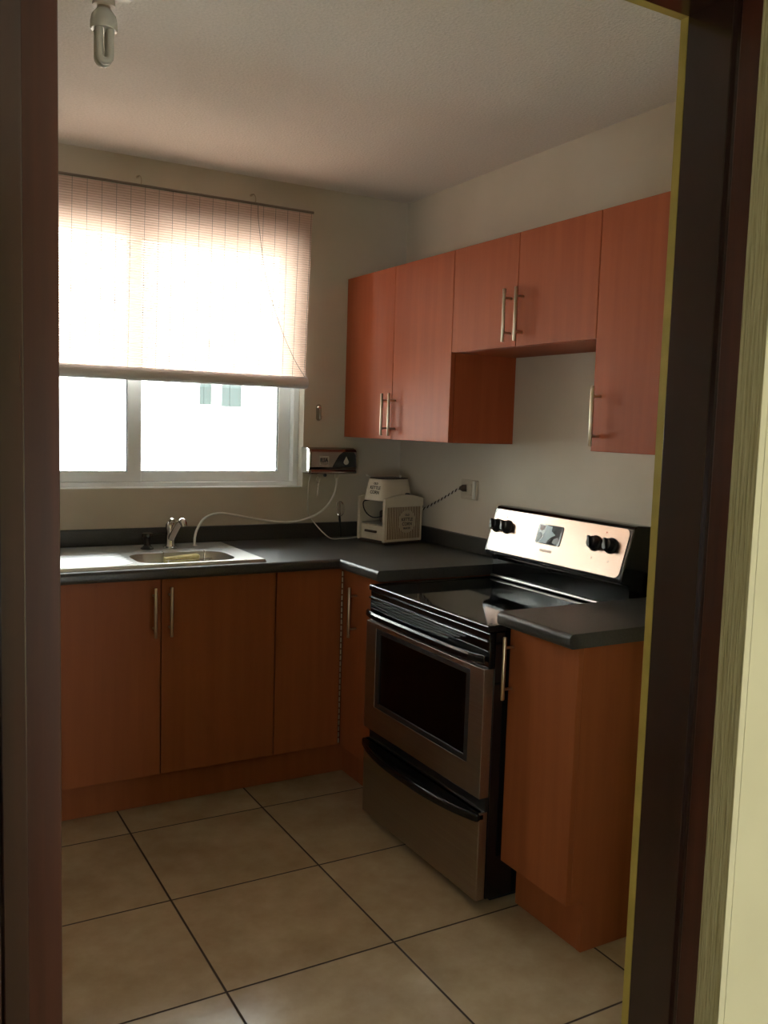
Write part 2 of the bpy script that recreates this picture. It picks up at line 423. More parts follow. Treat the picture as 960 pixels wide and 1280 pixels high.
# ------------------------------------------------------------------ wall cupboards
UD = .3055; UB, UT, UM = 1.3606, 2.0731, 1.6963
def wall_cupboard(y0, y1, z0, z1, doors, label, group='cherry wall cupboards'):
    """y0 (back wall side) > y1; doors: list of (ya, yb, handle y, hz0, hz1)"""
    t = thing('wall_cupboard', label, 'cupboard', (-.15, (y0 + y1) / 2, z0), group)
    m = MB().box(-UD + .0195, -.001, y0 - .0005, y1 + .0005, z0, z1)
    m.build('carcass', 'cherry', t, .001)
    for ya, yb, hy, h0, h1 in doors:
        d = MB().box(-UD, -UD + .018, ya - .0015, yb + .0015, z0 + .001, z1 - .001).build('door', 'cherry', t, .0012)
        bar_handle((-UD, hy, h0), (-UD, hy, h1), (-1, 0, 0), d)
    return t
wall_cupboard(-.003, -.867, UB, UT, [(-.003, -.4335, -.4035, 1.377, 1.552), (-.4335, -.867, -.4635, 1.377, 1.552)], 'tall double cherry wall cupboard in the corner above the popcorn machine')
wall_cupboard(-.867, -1.640, UM, UT, [(-.867, -1.2523, -1.2205, 1.712, 1.888), (-1.2523, -1.640, -1.284, 1.712, 1.888)], 'short double cherry wall cupboard hung high above the stove')
wall_cupboard(-1.640, -2.085, UB, UT, [(-1.640, -2.085, -1.672, 1.377, 1.555)], 'single cherry wall cupboard nearest the doorway, over the small worktop')

# ------------------------------------------------------------------ base cupboards
BF = -.605; KZ = .147; TZ = .858
t = thing('base_cupboard', 'cherry base cupboard with two tall handles under the sink', 'cupboard', (-1.47, -.3, 0), 'cherry base cupboards')
c = MB()
c.box(-2.055, -2.037, BF + .0195, -.012, KZ, TZ).box(-.900, -.8825, BF + .0195, -.012, KZ, TZ).box(-2.037, -.9, BF + .0195, -.012, KZ, KZ + .018).box(-2.037, -.9, -.024, -.012, KZ + .018, TZ)
c.build('carcass', 'cherry_dark', t)
for xa, xb, hx in ((-1.754, -1.318, -1.346), (-1.318, -.8825, -1.289)):
    d = MB().box(xa + .0015, xb - .0015, BF, BF + .018, KZ + .001, TZ - .001).build('door', 'cherry_base', t, .0012)
    bar_handle((hx, BF, .655), (hx, BF, .832), (0, -1, 0), d)
MB().box(-2.055, -1.7555, BF, BF + .018, KZ + .001, TZ - .001).build('filler_panel', 'cherry_base', t, .0012)
MB().box(-2.055, -.8825, -.520, -.50, 0.001, KZ - .001).build('plinth', 'cherry_base', t)

t = thing('corner_cupboard', 'corner base cupboard with a folding two-leaf door left of the stove', 'cupboard', (-.45, -.45, 0), 'cherry base cupboards')
P = [(-.881, -.012), (-.012, -.012), (-.012, -.926), (-.58, -.926), (-.58, BF + .0195), (-.881, BF + .0195)]
MB().prism([(a, b, KZ) for a, b in P], (0, 0, TZ - KZ)).build('carcass', 'cherry_dark', t)
MB().box(-.881 + .001, -.608, BF, BF + .018, KZ + .001, TZ - .001).build('door_leaf', 'cherry_base', t, .0012)
d = MB().box(-.60, -.582, -.612, -.926, KZ + .001, TZ - .001).build('door_leaf', 'cherry_base', t, .0012)
bar_handle((-.60, -.722, .610), (-.60, -.722, .803), (-1, 0, 0), d)
hg = MB(); z = KZ + .01
while z < TZ - .02:
    hg.cyl((-.6045, -.6085, z), (-.6045, -.6085, z + .017), .0028, 8); z += .024
hg.build('piano_hinge', 'nickel', t)
MB().box(-.8825, -.52, -.520, -.50, .001, KZ - .001).box(-.54, -.52, -.520, -.926, .001, KZ - .001).build('plinth', 'cherry_base', t)

EY = -1.957
t = thing('base_cupboard', 'narrow cherry base cupboard with exposed end panel right of the stove', 'cupboard', (-.3, -1.81, 0), 'cherry base cupboards')
MB().box(-.5795, -.012, -1.668, EY + .0185, KZ, TZ).build('carcass', 'cherry_dark', t)
d = MB().box(-.598, -.580, -1.668, EY + .0005, KZ + .001, TZ - .001).build('door', 'cherry_base', t, .0012)
bar_handle((-.598, -1.684, .643), (-.598, -1.684, .828), (-1, 0, 0), d)
MB().prism([(-.5795, EY, KZ), (-.5795, EY, TZ), (-.002, EY, TZ), (-.002, EY, .001), (-.538, EY, .001), (-.538, EY, KZ)], (0, .018, 0)).build('end_panel', 'cherry_base', t, .0012)
MB().box(-.536, -.516, -1.668, EY + .018, .001, KZ - .001).build('plinth', 'cherry_base', t)

# ------------------------------------------------------------------ worktops
def worktop(name, us, vs, keep, fronts, label, parent_loc, z0=.860, z1=CT):
    t = thing(name, label, 'worktop', parent_loc, 'slate-grey worktops')
    m = MB().grid_slab(us, vs, keep, lambda u, v, q: (u, v, q), z0, z1)
    o = m.build('slab', 'counter', t)
    bm = bmesh.new(); bm.from_mesh(o.data)
    off = parent_world(t); es = []
    for e in bm.edges:
        a, b = [v.co + off for v in e.verts]
        for ax, val, lo, hi in fronts:
            if all(abs(p[ax] - val) < 1e-4 and lo - 1e-4 <= p[1 - ax] <= hi + 1e-4 for p in (a, b)) and abs(a.z - b.z) < 1e-5:
                if len(e.link_faces) == 2 and abs(e.calc_face_angle(0)) > .5: es.append(e)
    bmesh.ops.bevel(bm, geom=es, offset=.014, segments=6, profile=.5, affect='EDGES')
    bm.to_mesh(o.data); bm.free()
    o.data.polygons.foreach_set('use_smooth', [True] * len(o.data.polygons))
    try: o.data.set_sharp_from_angle(angle=R(30))
    except Exception: pass
    return t
BLX0, BLX1, BLY0, BLY1 = -1.378, -1.012, -.568, -.325     # sink bowl opening
us = [-2.058, BLX0 - .012, BLX1 + .012, -.633, -.001]; vs = [-.9335, -.635, BLY0 - .012, BLY1 + .012, -.001]
w = worktop('worktop', us, vs, lambda i, j: (i == 3 if j == 0 else not (i == 1 and j == 2)), [(1, -.635, -2.1, -.6325), (0, -.633, -.94, -.634)], 'long L-shaped slate-grey worktop holding the steel sink and the popcorn machine', (-1, -.3, .86))
MB().box(-2.058, -.001, -.022, -.001, CT, .968).build('backsplash', 'counter', w, .004, 3)
MB().box(-.022, -.001, -.022, -.9335, CT, .968).build('backsplash', 'counter', w, .004, 3)
w = worktop('worktop', [-.645, -.001], [-1.972, -1.663], lambda i, j: True, [(0, -.645, -2, -1.6)], 'short slate-grey worktop piece between the stove and the doorway', (-.3, -1.8, .86))
MB().box(-.022, -.001, -1.972, -1.703, CT, .968).build('backsplash', 'counter', w, .004, 3)

# ------------------------------------------------------------------ sink
sk = thing('kitchen_sink', 'stainless steel kitchen sink with ribbed drainboard beneath the window', 'sink', (-1.35, -.34, CT))
SX0, SX1, SY0, SY1 = -2.0, -.922, -.606, -.098
zt = CT + .0085
cx, cy = (BLX0 + BLX1) / 2, (BLY0 + BLY1) / 2
bw, bh = BLX1 - BLX0, BLY1 - BLY0
inner = rrect(bw, bh, .075, 8)
m = MB()
nI = len(inner)
rings = [(inner, zt), ([(a * .985, b * .98) for a, b in inner], zt - .006), ([(a * .95, b * .93) for a, b in inner], zt - .13), ([(a * .86, b * .82) for a, b in inner], zt - .15)]
def outer_pt(a, b):
    # push the ring outwards to a rectangle round the bowl
    k = max(abs(a) / (bw / 2), abs(b) / (bh / 2)); return (a / k, b / k)
ex = .02
def rect_pt(a, b):
    px, py = outer_pt(a, b); return (px * (1 + 2 * ex / bw), py * (1 + 2 * ex / bh))
vsx = [(cx + a, cy + b, zz) for (ring_, zz) in rings for a, b in ring_]
outr = [(cx + rect_pt(a, b)[0], cy + rect_pt(a, b)[1], zt) for a, b in inner]
V = vsx + outr; F = []
for k in range(len(rings) - 1):
    for i in range(nI):
        j = (i + 1) % nI; F.append((k * nI + i, k * nI + j, (k + 1) * nI + j, (k + 1) * nI + i))
F.append(tuple(range(3 * nI, 4 * nI)))
o0 = len(vsx)
for i in range(nI):
    j = (i + 1) % nI; F.append((o0 + i, o0 + j, j, i))
m.add(V, F, True)
rx0, rx1, ry0, ry1 = cx - bw / 2 - ex, cx + bw / 2 + ex, cy - bh / 2 - ex, cy + bh / 2 + ex
gx = [SX0 + .012, rx0, rx1, SX1 - .012]; gy = [SY0 + .008, ry0, ry1, SY1 - .012]
for i in range(3):
    for j in range(3):
        if i == 1 and j == 1: continue
        if i == 0: continue
        m.add([(gx[i], gy[j], zt), (gx[i + 1], gy[j], zt), (gx[i + 1], gy[j + 1], zt), (gx[i], gy[j + 1], zt)], [(0, 1, 2, 3)])
# drainboard with ribs running along x
ys = []; nrib = 9
for k in range(nrib * 6 + 1): ys.append(gy[0] + (gy[3] - gy[0]) * k / (nrib * 6))
def dz(y):
    f = (y - gy[0]) / (gy[3] - gy[0])
    if f < .09 or f > .80: return 0.
    return -.0035 + .0035 * math.cos((f - .09) / .71 * 2 * PI * 8)
for k in range(len(ys) - 1):
    za, zb = zt + dz(ys[k]), zt + dz(ys[k + 1])
    m.add([(gx[0], ys[k], za), (gx[1] - .05, ys[k], za), (gx[1] - .05, ys[k + 1], zb), (gx[0], ys[k + 1], zb)], [(0, 1, 2, 3)], True)
    m.add([(gx[1] - .05, ys[k], za), (gx[1], ys[k], zt), (gx[1], ys[k + 1], zt), (gx[1] - .05, ys[k + 1], zb)], [(0, 1, 2, 3)], True)
# raised rolled rim going down to the worktop
rim = [(SX0, SY0), (SX1, SY0), (SX1, SY1), (SX0, SY1)]; rin = [(gx[0], gy[0]), (gx[3], gy[0]), (gx[3], gy[3]), (gx[0], gy[3])]
for k in range(4):
    l = (k + 1) % 4
    m.add([(*rin[k], zt), (*rin[l], zt), (*[(rin[l][q] + rim[l][q]) / 2 for q in (0, 1)], zt + .002), (*[(rin[k][q] + rim[k][q]) / 2 for q in (0, 1)], zt + .002)], [(0, 3, 2, 1)])
    mk = [(rin[k][q] + rim[k][q]) / 2 for q in (0, 1)]; ml = [(rin[l][q] + rim[l][q]) / 2 for q in (0, 1)]
    m.add([(*mk, zt + .002), (*ml, zt + .002), (*rim[l], CT + .0005), (*rim[k], CT + .0005)], [(0, 3, 2, 1)])
m.build('basin', 'steel', sk, angle=50)
MB().lathe([(.038, 0), (.038, .004), (.030, .005), (.028, .002), (.004, .002)], (cx, cy, zt - .1495)).build('drain', 'chrome', sk)
# mixer tap
fx, fy = -1.168, -.222
fc = thing('mixer_tap', 'chrome single-lever mixer tap behind the sink bowl', 'tap', (fx, fy, zt))
MB().lathe([(.027, 0), (.027, .006), (.021, .010), (.0175, .022), (.0165, .060), (.0180, .082), (.0185, .098), (.013, .106), (.004, .109)], (fx - .008, fy, zt), n=24).build('body', 'chrome', fc)
MB().tube(spline([(fx - .008, fy - .006, zt + .040), (fx + .000, fy - .030, zt + .072), (fx + .008, fy - .054, zt + .102), (fx + .015, fy - .074, zt + .115), (fx + .019, fy - .088, zt + .112), (fx + .021, fy - .094, zt + .098)], 6), [.0135] * 24 + [.0125] * 7, 16).build('spout', 'chrome', fc)
MB().tube(spline([(fx - .008, fy, zt + .100), (fx - .006, fy - .012, zt + .113), (fx - .012, fy - .030, zt + .118), (fx - .010, fy - .050, zt + .116)], 6), [.012, .012, .012, .011, .011, .010, .010, .0095, .009, .009, .0085, .008, .008, .008, .0075, .007, .007, .0075, .007][:19], 14).build('lever', 'chrome', fc)
# soap pump
px_, py_ = -1.262, -.203
so = thing('soap_pump', 'small black soap pump left of the chrome tap', 'soap pump', (px_, py_, zt))
MB().lathe([(.026, 0), (.026, .003), (.020, .006), (.0165, .010), (.0125, .014), (.0125, .030), (.015, .036), (.0155, .044)], (px_, py_, zt)).build('collar', 'black_matte', so)
MB().lathe([(.0165, .0445), (.0205, .047), (.0215, .058), (.020, .0615), (.012, .0625)], (px_, py_, zt)).build('pump_head', 'black_gloss', so)
MB().tube(spline([(px_ + .012, py_ - .002, zt + .052), (px_ + .04, py_ - .01, zt + .060), (px_ + .068, py_ - .018, zt + .061), (px_ + .074, py_ - .02, zt + .056)], 5), .0032, 8).build('nozzle', 'black_gloss', so)
# sponge rack in the bowl, sponge
kx0, kx1 = -1.245, -1.105
yb = BLY1 - .012
rk = thing('sponge_rack', 'thin chrome wire sponge rack hooked on the bowl of the sink', 'rack', (-1.175, yb - .03, .85))
m = MB()
for xx in (kx0 + .01, kx1 + .03): m.tube(spline([(xx, yb + .022, zt + .003), (xx, yb + .006, zt + .004), (xx, yb - .002, zt - .006), (xx, yb - .006, zt - .040), (xx, yb - .012, zt - .046), (xx, yb - .060, zt - .046), (xx, yb - .066, zt - .040), (xx, yb - .066, zt - .016)], 5), .0018, 8)
for yy in (yb - .016, yb - .033, yb - .052): m.cyl((kx0, yy, zt - .046), (kx1 + .04, yy, zt - .046), .0016, 8)
m.cyl((kx0, yb - .066, zt - .018), (kx1 + .04, yb - .066, zt - .018), .0018, 8)
m.build('wire_frame', 'chrome', rk)
spg = thing('sponge', 'yellow and green scouring sponge lying in the sink bowl', 'sponge', (-1.185, yb - .036, zt - .044))
bx_ = lambda z0, z1: [(kx0 + .004, yb - .060, z0), (kx1 - .006, yb - .060, z0 + .010), (kx1 - .006, yb - .060, z1 + .010), (kx0 + .004, yb - .060, z1)]
MB().prism(bx_(zt - .0440, zt - .036), (0, .044, 0)).build('scourer', 'sponge_g', spg, .002)
MB().prism(bx_(zt - .0358, zt - .012), (0, .044, 0)).build('foam', 'sponge_y', spg, .005, 3)

# ------------------------------------------------------------------ stove
Y0, Y1 = -.938, -1.656
YM = (Y0 + Y1) / 2
sv = thing('electric_stove', 'black and stainless electric stove with glass cooktop between the base cupboards', 'stove', (-.35, YM, 0))
m = MB()  # body as a shell with an open oven cavity
m.box(-.64, -.03, Y0, Y0 - .05, .03, .835).box(-.64, -.03, Y1 + .05, Y1, .03, .835)
m.box(-.64, -.03, Y0 - .05, Y1 + .05, .03, .36).box(-.64, -.03, Y0 - .05, Y1 + .05, .735, .835).box(-.10, -.03, Y0 - .05, Y1 + .05, .36, .735)
m.build('body', 'black_gloss', sv)
MB().box(-.6405, -.66, Y0 - .002, Y1 + .002, .728, .834).build('front_rail', 'black_gloss', sv, .003)
MB().box(-.60, -.06, Y0 - .03, Y1 + .03, .002, .0295).build('toe_base', 'black_matte', sv)
MB().box(-.639, -.101, Y0 - .0505, Y0 - .054, .361, .734).box(-.639, -.101, Y1 + .054, Y1 + .0505, .361, .734).box(-.105, -.1005, Y0 - .054, Y1 + .054, .361, .734).box(-.639, -.105, Y0 - .054, Y1 + .054, .3605, .364).build('oven_liner', 'liner', sv)
# cooktop with raised rim
ct = MB().grid_slab([-.668, -.650, -.13, -.118], [Y1 - .001, Y1 + .018, Y0 - .018, Y0 + .001], lambda i, j: not (i == 1 and j == 1), lambda u, v, q: (u, v, q), .8355, .857)
top = ct.build('cooktop', 'black_gloss', sv, .010, 5)
MB().box(-.6495, -.1305, Y1 + .0185, Y0 - .0185, .8385, .8535).build('glass_top', 'black_glass', top)
# vents
for k in range(4):
    z = .772 + .0085 * k
    MB().box(-.659, -.666, Y0 - .012, Y1 + .21 - .03 * k, z, z + .0042).build('vent_slat', 'black_matte', sv, .001)
MB().tube([(-.664, Y0 - .004, .810), (-.664, Y1 + .006, .810)], .0035, 8).build('rail_bead', 'black_gloss', sv)
# door
dr = ring(Y1 + .004, Y0 - .004, .342, .729, 0, 1, .07)
dv = MB().grid_slab([Y1 + .004, -1.582, -1.012, Y0 - .004], [.342, .430, .713, .729], lambda i, j: not (i == 1 and j == 1), lambda u, v, t_: (t_, u, v), -.6405, -.674)
dor = dv.build('oven_door', 'stove_steel', sv, .0012)
MB().grid_slab([-1.5815, -1.562, -1.036, -1.0125], [.4305, .448, .696, .7125], lambda i, j: not (i == 1 and j == 1), lambda u, v, t_: (t_, u, v), -.650, -.6735).build('window_surround', 'black_matte', dor, .0006)
MB().box(-.668, -.662, -1.5615, -1.0365, .4485, .6955).build('door_glass', 'oven_glass', dor)
hb = []
nseg = 24
for k in range(nseg + 1):
    f = k / nseg; y = Y0 - .006 + (Y1 - Y0 + .012) * f
    out = .018 * (1 - abs(2 * f - 1) ** 8) + .008
    hb.append((y, out))
V = []; F = []
for y, out in hb:
    xf = -.672 - out
    for (xx, zz) in ((-.672, .744), (xf + .006, .744), (xf, .749), (xf, .763), (xf + .005, .769), (xf + .012, .769), (-.672 - out * .3, .762), (-.672, .762)): V.append((xx, y, zz))
for k in range(nseg):
    for j in range(8): F.append((k * 8 + j, k * 8 + (j + 1) % 8, (k + 1) * 8 + (j + 1) % 8, (k + 1) * 8 + j))
F += [tuple(range(8)), tuple(range(nseg * 8 + 7, nseg * 8 - 1, -1))]
MB().add(V, F).build('door_handle', 'black_gloss', dor, .002)
for zr in (.535, .585):
    m = MB()
    for xx in (-.60, -.50, -.40, -.30): m.cyl((xx, Y0 - .055, zr), (xx, Y1 + .055, zr), .0032 if xx == -.60 else .0022, 8)
    for yy in (-1.05, -1.15, -1.25, -1.35, -1.45, -1.55): m.cyl((-.60, yy, zr), (-.2, yy, zr), .0018, 6)
    m.build('oven_rack', 'alu', sv)
# drawer
MB().box(-.6405, -.672, Y0 - .004, Y1 + .004, .028, .298).build('drawer', 'stove_steel', sv, .003)
MB().box(-.6405, -.650, Y0 - .004, Y1 + .004, .2985, .3415).build('drawer_gap', 'black_matte', sv)
lip = []
for k in range(33):
    f = k / 32; y = Y0 - .004 + (Y1 - Y0 + .008) * f
    lip.append((-.675 - .050 * (1 - abs(2 * f - 1) ** 2.6) - .006, y, .272))
pl_ = [(-.6505, Y0 - .004, .272)] + lip + [(-.6505, Y1 + .004, .272)]
MB().prism(pl_, (0, 0, .026)).build('drawer_handle', 'black_gloss', sv, .006, 3)
# backguard
prof = [(-.006, .8575), (-.006, 1.112), (-.014, 1.122), (-.098, 1.129), (-.112, 1.126), (-.119, 1.117), (-.166, .962), (-.166, .952), (-.158, .944), (-.136, .940), (-.127, .925), (-.127, .8575)]
bg = MB().prism([(a, Y0 + .002, b) for a, b in prof], (0, Y1 - Y0 - .004, 0)).build('backguard', 'black_gloss', sv, .004, 3)
MB().box(-.140, -.1275, Y0 - .004, Y1 + .03, .8575, .866).build('base_trim', 'steel', sv, .003)
# control panel on the sloped face
pa = Vector((-.1190, 0, 1.117)); pb = Vector((-.166, 0, .962)); up = (pa - pb).normalized(); nrm = Vector((-up.z, 0, up.x)); hgt = (pa - pb).length
pc = (pa + pb) / 2
def pp(y, s, d=0.): return Vector((0, y, 0)) + pc + up * s + nrm * d
ring_ = rrect(abs(Y1 - Y0) - .022, hgt - .002, .02)
cpn = MB().prism([pp(YM + a, b, .0006) for a, b in ring_], nrm * .002).build('control_panel', 'panel_steel', sv)
def sz(z): return (z - pc.z) / up.z
KN = [(-.976, 1.055), (-1.040, 1.056), (-1.507, 1.056), (-1.580, 1.057)]
for y, z in KN:
    c0 = pp(y, sz(z), .0027)
    k = MB().lathe([(.0265, 0), (.0265, .004), (.0225, .007), (.020, .022), (.018, .0245), (.004, .025)], c0, nrm, 26).build('knob', 'black_matte', cpn)
    v1 = up * .9 + Vector((0, .43, 0)); v1.normalize(); v2 = nrm.cross(v1)
    pts = [c0 + nrm * .022 + v1 * .020 + v2 * .005, c0 + nrm * .022 - v1 * .020 + v2 * .005, c0 + nrm * .022 - v1 * .020 - v2 * .005, c0 + nrm * .022 + v1 * .020 - v2 * .005]
    MB().prism(pts, nrm * .012).build('grip', 'black_matte', k, .002)
dcy = -1.278; dcs = sz(1.055)
ds = MB().prism([pp(dcy + a, dcs + b, .0022) for a, b in rrect(.128, .070, .008)], nrm * .003).build('display', 'black_glass', cpn)
def blob(pts, mat, lift): MB().prism([pp(dcy - a, dcs + b, lift) for a, b in pts], nrm * .0006).build('display_patch', mat, ds)  # flat irregular coloured shape laid just above the display glass
blob([(-.022, .030), (.008, .030), (.010, .014), (.034, .002), (.014, -.008), (.002, -.020), (-.004, -.032), (-.040, -.031), (-.036, -.022), (-.026, -.014), (-.027, .004), (-.020, .012)], 'patch', .0053)
blob([(-.056, .030), (-.028, .030), (-.030, .018), (-.040, .012), (-.052, .012)], 'patch_red', .0053)
blob([(-.056, .004), (-.040, .004), (-.034, -.006), (-.042, -.022), (-.046, -.031), (-.057, -.031)], 'patch_grey', .0053)
blob([(.048, -.004), (.056, -.012), (.052, -.026), (.042, -.030), (.026, -.026), (.030, -.012), (.040, -.008)], 'patch_grey', .0053)
text('brand_lettering', 'FRIGIDAIRE', .0125, pp(-1.280, sz(.999), .0027), (0, -1, 0), up, 'grey_ink', cpn, .0003)
for y, z in ((-1.022, 1.090), (-1.546, 1.096)):
    MB().lathe([(.0028, 0), (.0022, .0014)], pp(y, sz(z), .0024), nrm, 12).build('indicator_light', 'red', cpn)
for y, z in ((-.985, 1.012), (-1.047, 1.012), (-1.508, 1.010), (-1.585, 1.008)):
    text('burner_mark', 'o', .010, pp(y, sz(z), .0027), (0, -1, 0), up, 'grey_ink', cpn, .0003)

# ------------------------------------------------------------------ water heater on the back wall
hx0, hx1 = -.512, -.283
wh = thing('water_heater', 'small chrome instant water heater on the wall between window and corner', 'water heater', (-.4, 0, 1.2))
m = MB()
prof = [(-.002, 1.196), (-.002, 1.312), (-.060, 1.312), (-.086, 1.304), (-.094, 1.294), (-.094, 1.226), (-.088, 1.214), (-.094, 1.206), (-.094, 1.198), (-.080, 1.194)]
m.prism([(hx0, a, b) for a, b in prof], (hx1 - hx0, 0, 0))
m.build('housing', 'heater_chrome', wh, .003, 3)
MB().prism([(hx0 - .0065, a, b) for a, b in prof[:-3] + [(-.088, 1.200)]], (.006, 0, 0)).build('end_cap', 'chrome', wh, .003)
MB().prism([(-.405, -.0945, 1.226), (-.287, -.0945, 1.226), (-.290, -.0945, 1.280), (-.300, -.0945, 1.293), (-.352, -.0945, 1.294), (-.372, -.0945, 1.280)], (0, -.0012, 0)).build('dark_fascia', 'black_gloss', wh)
dp = []
for k in range(25):
    a = 2 * PI * k / 24 - PI / 2
    r = .013; x = r * math.cos(a); z = r * math.sin(a)
    if z > 0: x *= (1 - (z / r) * .95 * .9); z *= 1.9
    dp.append((-.338 + x, -.0958, 1.250 + z))
MB().prism(dp[:-1], (0, -.0008, 0)).build('drop_emblem', 'white_plastic', wh)
fr = MB().grid_slab([-.470, -.467, -.428, -.425], [1.236, 1.239, 1.271, 1.274], lambda i, j: not (i == 1 and j == 1), lambda u, v, q: (u, q, v), -.0945, -.0953).build('label_frame', 'ivory', wh)
text('lettering', 'IUA', .024, (-.4475, -.0948, 1.256), (1, 0, 0), (0, 0, 1), 'ink', wh, .0004)
MB().lathe([(.007, 0), (.008, .010), (.005, .014)], (-.425, -.06, 1.195), (0, 0, -1), 14).build('control_knob', 'black_matte', wh)
MB().lathe([(.008, 0), (.008, .004), (.011, .005), (.011, .011), (.008, .012), (.009, .020), (.006, .022)], (-.366, -.06, 1.196), (0, 0, -1), 16).build('outlet_nozzle', 'ivory', wh)
m = MB().tube([(-.462 + .0085 * math.cos(a), -.065, 1.170 + .016 * math.sin(a)) for a in [2 * PI * k / 20 for k in range(20)]], .0016, 8, closed=True)
m.tube(spline([(-.462, -.065, 1.196), (-.462, -.065, 1.186)], 3), .002, 8)
m.tube(spline([(-.458, -.065, 1.156), (-.4605, -.066, 1.135), (-.463, -.068, 1.115), (-.466, -.070, 1.092)], 5), [.0022] * 5 + [.003] * 5 + [.0034] * 4 + [.0026, .001], 10)
m.build('hanging_lever', 'chrome', wh)
MB().tube(spline([(-.486, -.045, 1.1935), (-.486, -.020, 1.15), (-.484, -.010, 1.06), (-.478, -.012, 1.005), (-.462, -.034, .972), (-.435, -.075, .930), (-.405, -.100, .9045), (-.360, -.105, .9035), (-.30, -.095, .9035), (-.23, -.062, .9035), (-.17, -.035, .9040)], 8), .0028, 8).build('power_cord', 'white_plastic', wh)
o = MB().tube(spline([(-1.062, -.180, CT + .0095), (-1.058, -.165, CT + .04), (-1.035, -.13, .975), (-.99, -.09, 1.012), (-.925, -.07, 1.027), (-.85, -.060, 1.017), (-.76, -.055, .998), (-.66, -.052, .982), (-.58, -.05, .978), (-.52, -.052, .988), (-.455, -.057, 1.014), (-.405, -.060, 1.055), (-.375, -.060, 1.105), (-.366, -.060, 1.150), (-.366, -.060, 1.172)], 8), .0052, 10)
o = o.lathe([(.012, 0), (.012, .003), (.008, .006)], (-1.062, -.180, zt), (0, 0, 1), 14).build('water_hose', 'white_plastic', loc=(-1.062, -.18, zt))
tag(o, 'thin white water hose arching from the sink to the wall heater', 'hose')

# whisk standing against the back
wk = thing('hand_whisk', 'small wire whisk with black handle leaning upright behind the white cord', 'whisk', (-.332, -.05, CT))
ly = lambda z: -.052 + .028 * (z - CT) / .19
MB().tube([(-.333, ly(CT + .004) , CT + .0045), (-.333, ly(.94), .94), (-.335, ly(.985), .985), (-.335, ly(1.0), 1.0)], [.0035, .004, .0055, .005], 10).build('handle', 'black_matte', wk)
m = MB()
for k in range(4):
    a = PI * k / 4 + .3; pts = []
    for q in range(25):
        t_ = 2 * PI * q / 24
        rr = .0215 * math.sin(t_) ; zz = 1.0 + .034 * (1 - math.cos(t_)) 
        pts.append((-.3345 + rr * math.cos(a), ly(zz) - .008 + rr * math.sin(a) * .8, zz))
    m.tube(pts[:-1], .0011, 6, closed=True)
m.build('wires', 'chrome', wk)
# clear hook on the wall
hk_ = thing('wall_hook', 'small clear plastic hook stuck on the wall above the water heater', 'hook', (-.436, 0, 1.43))
MB().prism([(-.436 + a, -.0005, 1.468 + b) for a, b in rrect(.026, .074, .0125, 8)], (0, -.004, 0)).build('back_plate', 'clear', hk_, .0012)
MB().tube(spline([(-.434, -.004, 1.480), (-.434, -.013, 1.478), (-.435, -.017, 1.462), (-.436, -.019, 1.446), (-.437, -.027, 1.440), (-.437, -.030, 1.452)], 6), .0042, 10).build('hook', 'clear', hk_)
MB().lathe([(.009, 0), (.006, .004), (.002, .005)], (-.435, -.0045, 1.490), (0, -1, 0), 18).build('stud', 'chrome', hk_)

# ------------------------------------------------------------------ popcorn machine (local frame, turned on the worktop)
pm = thing('popcorn_machine', 'cream retro popcorn machine with striped side standing in the worktop corner', 'popcorn machine', (0, 0, 0))
W, D = .222, .190
def PB(): return MB()
g = PB().box(-W / 2 + .004, W / 2 - .004, -D / 2 + .004, D / 2 - .004, 0, .012).build('base', 'brown', pm, .003)
def arch(y, th):
    pts = [(-W / 2, y, .010), (W / 2, y, .010), (W / 2, y, .197)]
    for k in range(13):
        f = k / 12; pts.append((W / 2 - W * f, y, .200 + .017 * math.sin(PI * f)))
    pts.append((-W / 2, y, .197))
    return pts
front = PB().prism(arch(-D / 2, 1), (0, .016, 0)).build('side_panel', 'cream', pm, .003)
back = PB().prism(arch(D / 2, 1), (0, -.016, 0)).build('side_panel', 'cream', pm, .003)
pts = [(-W / 2 - .002, -D / 2 - .004, .166), (W / 2 + .002, -D / 2 - .004, .166), (W / 2 + .002, -D / 2 - .004, .198)]
for k in range(13):
    f = k / 12; pts.append((W / 2 + .002 - (W + .004) * f, -D / 2 - .004, .201 + .017 * math.sin(PI * f)))
pts.append((-W / 2 - .002, -D / 2 - .004, .198))
PB().prism(pts, (0, .0038, 0)).build('top_band', 'cream', front, .0015)
m = PB(); x = -W / 2 + .016
while x < W / 2 - .012:
    m.box(x, x + .0052, -D / 2 - .0012, -D / 2 + .001, .022, .163); x += .0098
m.build('stripes', 'stripe', front)
bc = (0.018, -D / 2 - .0014, .098)
PB().lathe([(.0505, 0), (.0505, .0014), (.0465, .0016)], bc, (0, -1, 0), 40).build('badge', 'badge', front)
for s_, dzz, size in (('OLD', .029, .013), ('KETTLE', .009, .020), ('CORN', -.011, .020), ('MAKER', -.030, .013)):
    text('badge_lettering', s_, size, (bc[0], bc[1] - .0018, bc[2] + dzz), (1, 0, 0), (0, 0, 1), 'ink', front, .0004, local=True)
# tray and drawer on the open side
PB().box(-W / 2 + .014, W / 2 - .006, -D / 2 + .017, D / 2 - .017, .080, .085).build('tray', 'steel', pm, .001)
dw = PB().box(-W / 2 + .010, -W / 2 + .024, -D / 2 + .018, D / 2 - .018, .014, .079).build('drawer', 'cream', pm, .003)
PB().box(-W / 2 + .000, -W / 2 + .0098, -.034, .042, .046, .056).build('drawer_pull', 'brown', dw, .002)
PB().box(W / 2 - .016, W / 2 - .004, -D / 2 + .0165, D / 2 - .0165, .0125, .196).build('rear_panel', 'cream', pm)
PB().box(-.04, .04, -.03, .03, .0855, .14).build('motor_housing', 'brown', pm, .01, 3)
PB().tube([(0, 0, .139), (0, 0, .186)], .02, 16).build('kettle_post', 'brown', pm)
